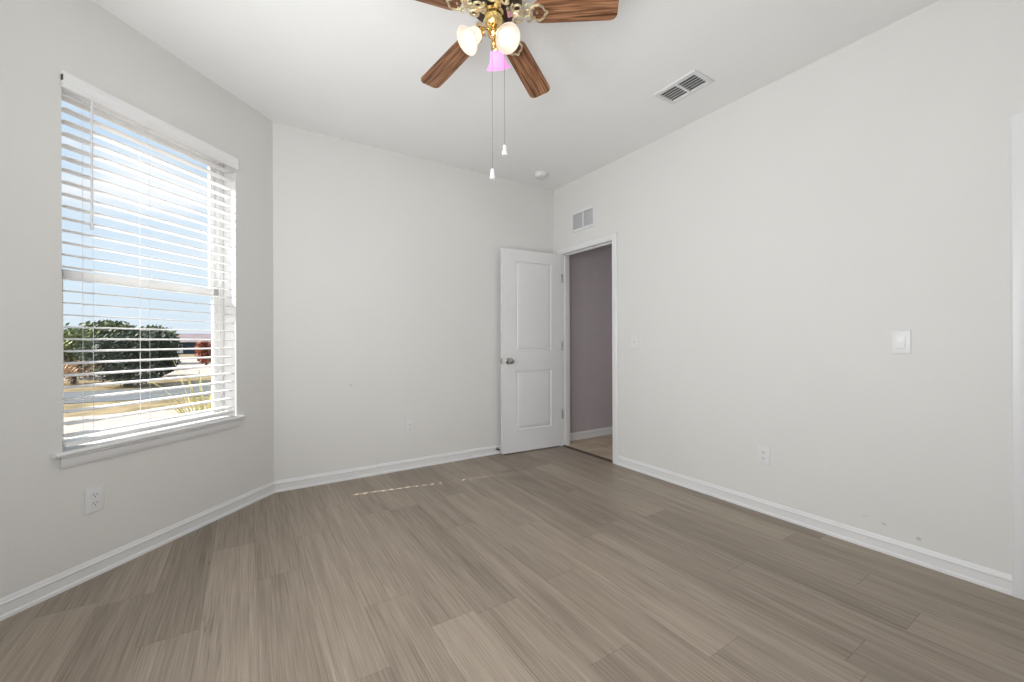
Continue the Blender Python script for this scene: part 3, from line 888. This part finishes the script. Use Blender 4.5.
def pull_chain(off, ztop, zbot):
    p0 = FC + Vector((rt.x * off, rt.y * off, 0))
    root_inv = FM.inverted()
    b = MB(root_inv)
    b.tube([(p0.x, p0.y, ztop), (p0.x, p0.y, zbot + .04)], .0011, 6)
    z = ztop
    c = b.build('pull_chain', M_NICKEL, fan)
    g = MB(root_inv)
    g.lathe([(0, .045), (.006, .044), (.009, .040), (.009, .022), (.012, .014), (.013, .004), (.011, 0), (0, 0)], 18, Matrix.Translation((p0.x, p0.y, zbot)))
    g.build('chain_pull', M_PLAST, c)
pull_chain(-.018, 2.50, 1.838)
pull_chain(.037, 2.50, 1.944)

# ------------------------------------------------------------------ outside
def ground(name, y0, y1, m, z, label, x0=-60, x1=40):
    b = MB(); b.box(x0, x1, y0, y1, z - .1, z); return structure(b.build(name, m, smooth=False), label)
M_GRASS = foliage('dry_lawn', (.15, .11, .04), (.30, .22, .11), 2.2)
M_CONC = mat('concrete_drive', (.40, .335, .295), .85, var=.04, vscale=3)
M_ASPH = mat('asphalt', (.10, .11, .12), .9, var=.1, vscale=6)
b = MB()
b.box(-90, 60, 10.75, 160, GZ - .2, GZ)
structure(b.build('lawn', M_GRASS, smooth=False), 'dry grass outside the window')
b = MB(); b.box(-20, 20, 3.75, 10.75, GZ - .2, GZ); b.box(-20, -1.15, -4, 3.75, GZ - .2, GZ)
structure(b.build('driveway', M_CONC, smooth=False), 'pale concrete driveway outside the window')
RA = R_(6)
b = MB(Matrix.Translation((-2, 14.3, GZ)) @ Matrix.Rotation(R_(-4), 4, 'Z')); b.box(-60, 60, -1.3, 1.7, -.05, .012)
structure(b.build('road', M_ASPH, smooth=False), 'grey road beyond the lawn')
b = MB(); b.box(-6.6, 6, 21, 48, GZ - .05, GZ + .012)
structure(b.build('neighbour_drive', M_CONC, smooth=False), 'pale paving across the road')

def img_at(px, y):
    """direction bearing helper: world x for a bearing seen from the room at a given world distance in Y"""
    d = fw + rt * ((px - 512) / F_PX)
    return d.x / d.y * y
def leafmass(b, centers, n, size, rnd):
    for _ in range(n):
        c, rx, ry, rz = centers[rnd.randrange(len(centers))]
        while True:
            v = Vector((rnd.uniform(-1, 1), rnd.uniform(-1, 1), rnd.uniform(-1, 1)))
            if 0.35 < v.length < 1: break
        p = Vector(c) + Vector((v.x * rx, v.y * ry, v.z * rz))
        a = Vector((rnd.gauss(0, 1), rnd.gauss(0, 1), rnd.gauss(0, 1))).normalized()
        u = a.orthogonal().normalized() * size * rnd.uniform(.6, 1.3); w = a.cross(u).normalized() * size * rnd.uniform(.3, .6)
        b.face([p - u, p + w, p + u, p - w])
def tree(name, px, y, h, rad, n, leaf_, m, seed, label, cat, trunk=True, low=0.15, blobs=7):
    rnd = random.Random(seed)
    x = img_at(px, y)
    r = empty(name, (x, y, GZ), label, cat)
    b = MB()
    cs = []
    for i in range(blobs):
        a = rnd.uniform(0, 6.28); q = rnd.uniform(0, .6) * rad
        cs.append(((q * math.cos(a), q * math.sin(a), h * rnd.uniform(low + .2, .8)), rad * .55, rad * .55, h * rnd.uniform(.16, .26)))
    cs.append(((0, 0, h * (low + (1 - low) / 2)), rad * .8, rad * .8, h * (1 - low) / 2))
    leafmass(b, cs, n, leaf_, rnd)
    b.build('foliage', m, r, smooth=False)
    b = MB(); hb = h * .6
    b.tube([(0, 0, -.05), (.02, 0, hb * .4), (-.03, .02, hb * .7), (.02, 0, hb)], [rad * .09, rad * .07, rad * .05, rad * .02], 8)
    for q in range(3):
        a = rnd.uniform(0, 6.28)
        b.tube([(0, 0, hb * .35), (math.cos(a) * rad * .3, math.sin(a) * rad * .3, hb * .8), (math.cos(a) * rad * .5, math.sin(a) * rad * .5, hb * 1.1)], [rad * .04, rad * .03, rad * .01], 6)
    b.build('trunk', M_BARK, r)
M_BARK = mat('bark', (.12, .09, .07), .9, var=.3, vscale=12)
F_DARK = foliage('dark_leaves', (.012, .022, .014), (.05, .08, .035), 2)
F_OLIVE = foliage('olive_leaves', (.05, .07, .02), (.22, .27, .07), 1.2)
F_GREEN = foliage('mid_leaves', (.03, .05, .02), (.14, .18, .06), 1.5)
F_RED = foliage('red_leaves', (.16, .03, .015), (.42, .12, .05), 2)
tree('bush', 128, 17.2, 1.85, 1.45, 8500, .065, F_DARK, 1, 'large dense dark green bush across the road', 'bush', low=.0)
tree('bush', 161, 21.5, 1.65, .7, 1800, .075, F_DARK, 8, 'smaller dark bush at the right side of the large dark bush', 'bush', low=.0)
tree('tree', 72, 22, 2.15, 1.3, 4200, .085, F_OLIVE, 2, 'olive green tree at the left edge of the window view', 'tree', low=.1)
tree('tree', 108, 27, 2.45, 1.9, 3200, .13, F_GREEN, 3, 'mid green tree rising behind the large dark bush', 'tree', low=.2)
tree('tree', 146, 34, 2.45, 2.1, 2600, .14, F_GREEN, 4, 'mid green tree behind the smaller dark bush', 'tree', low=.2)
tree('red_tree', 206, 30, 1.5, .65, 1500, .09, F_RED, 5, 'small red-brown tree at the right edge of the window view', 'tree', low=.1)
tree('shrub', 73, 19.2, .85, .9, 900, .07, foliage('tan_leaves', (.20, .10, .04), (.62, .42, .26), 3), 6, 'low tan and orange shrub in front of the olive tree', 'shrub', low=.0)

# spiky yellow-green plant beside the house
rnd = random.Random(9)
pd = 4.6
pxx = img_at(203, pd * .98)
r = empty('spiky_plant', (pxx, pd, GZ), 'spiky yellow-green plant growing just outside the window', 'plant')
F_SPIKE = foliage('yellow_blades', (.30, .30, .10), (.72, .62, .28), 9)
for i in range(44):
    a = rnd.uniform(0, 6.28); L_ = rnd.uniform(.5, .85); lean = rnd.uniform(.25, 1.0)
    b = MB(); pts = []
    w_ = rnd.uniform(.012, .022)
    d = Vector((math.cos(a), math.sin(a), 0)); s_ = Vector((-d.y, d.x, 0))
    prev = None
    for k in range(9):
        f = k / 8
        p = d * (L_ * lean * f) + Vector((0, 0, .42 + L_ * (1.25 * f - .95 * lean * f * f)))
        ww = w_ * (1 - f) ** .6 + .0005
        cur = (p - s_ * ww, p + Vector((0, 0, -.004)), p + s_ * ww)
        if prev:
            b.face([prev[0], prev[1], cur[1], cur[0]]); b.face([prev[1], prev[2], cur[2], cur[1]])
        prev = cur
    b.build('leaf_blade', F_SPIKE, r)
b = MB(); b.tube([(0, 0, -.03), (.01, 0, .3), (0, 0, .48)], [.05, .055, .035], 10); b.build('stem', M_BARK, r)

# low houses far beyond
def house(px, y, w, hw, hr, dp, wm, rm, label):
    x = img_at(px, y)
    r = empty('house', (x, y, GZ), label, 'house')
    b = MB(); b.box(-w/2, w/2, 0, dp, -.05, hw); b.build('house_wall', wm, r, smooth=False)
    b = MB(); e_ = .5
    v = [(-w/2-e_, -e_, hw), (w/2+e_, -e_, hw), (w/2+e_, dp+e_, hw), (-w/2-e_, dp+e_, hw), (-w/2+dp*.35, dp/2, hw+hr), (w/2-dp*.35, dp/2, hw+hr)]
    for q in ((0, 1, 5, 4), (2, 3, 4, 5), (1, 2, 5), (3, 0, 4), (0, 3, 2, 1)): b.face([v[i] for i in q])
    bmesh.ops.remove_doubles(b.bm, verts=b.bm.verts[:], dist=1e-4)
    b.build('roof', rm, r, smooth=False)
    b = MB(); b.box(-w*.3, -w*.05, -.06, 0, .1, hw*.8); b.build('garage_door', M_TRIM, r, smooth=False)
    b = MB(); b.box(w*.15, w*.32, -.05, 0, hw*.35, hw*.8); b.build('window', M_GREYVOID, r, smooth=False)
M_ROOF = mat('roof_shingle', (.20, .16, .17), .9, var=.15, vscale=1)
M_BLUEW = mat('slate_blue_wall', (.035, .06, .10), .8, var=.1, vscale=1)
M_TANW = mat('tan_wall', (.45, .38, .32), .8, var=.05, vscale=1)
house(190, 62, 13, 1.4, 1.1, 8, M_BLUEW, M_ROOF, 'low dark blue house with grey roof beyond the paving')
house(160, 75, 12, 1.5, 1.2, 9, M_TANW, M_ROOF, 'tan house with grey roof behind the bushes')
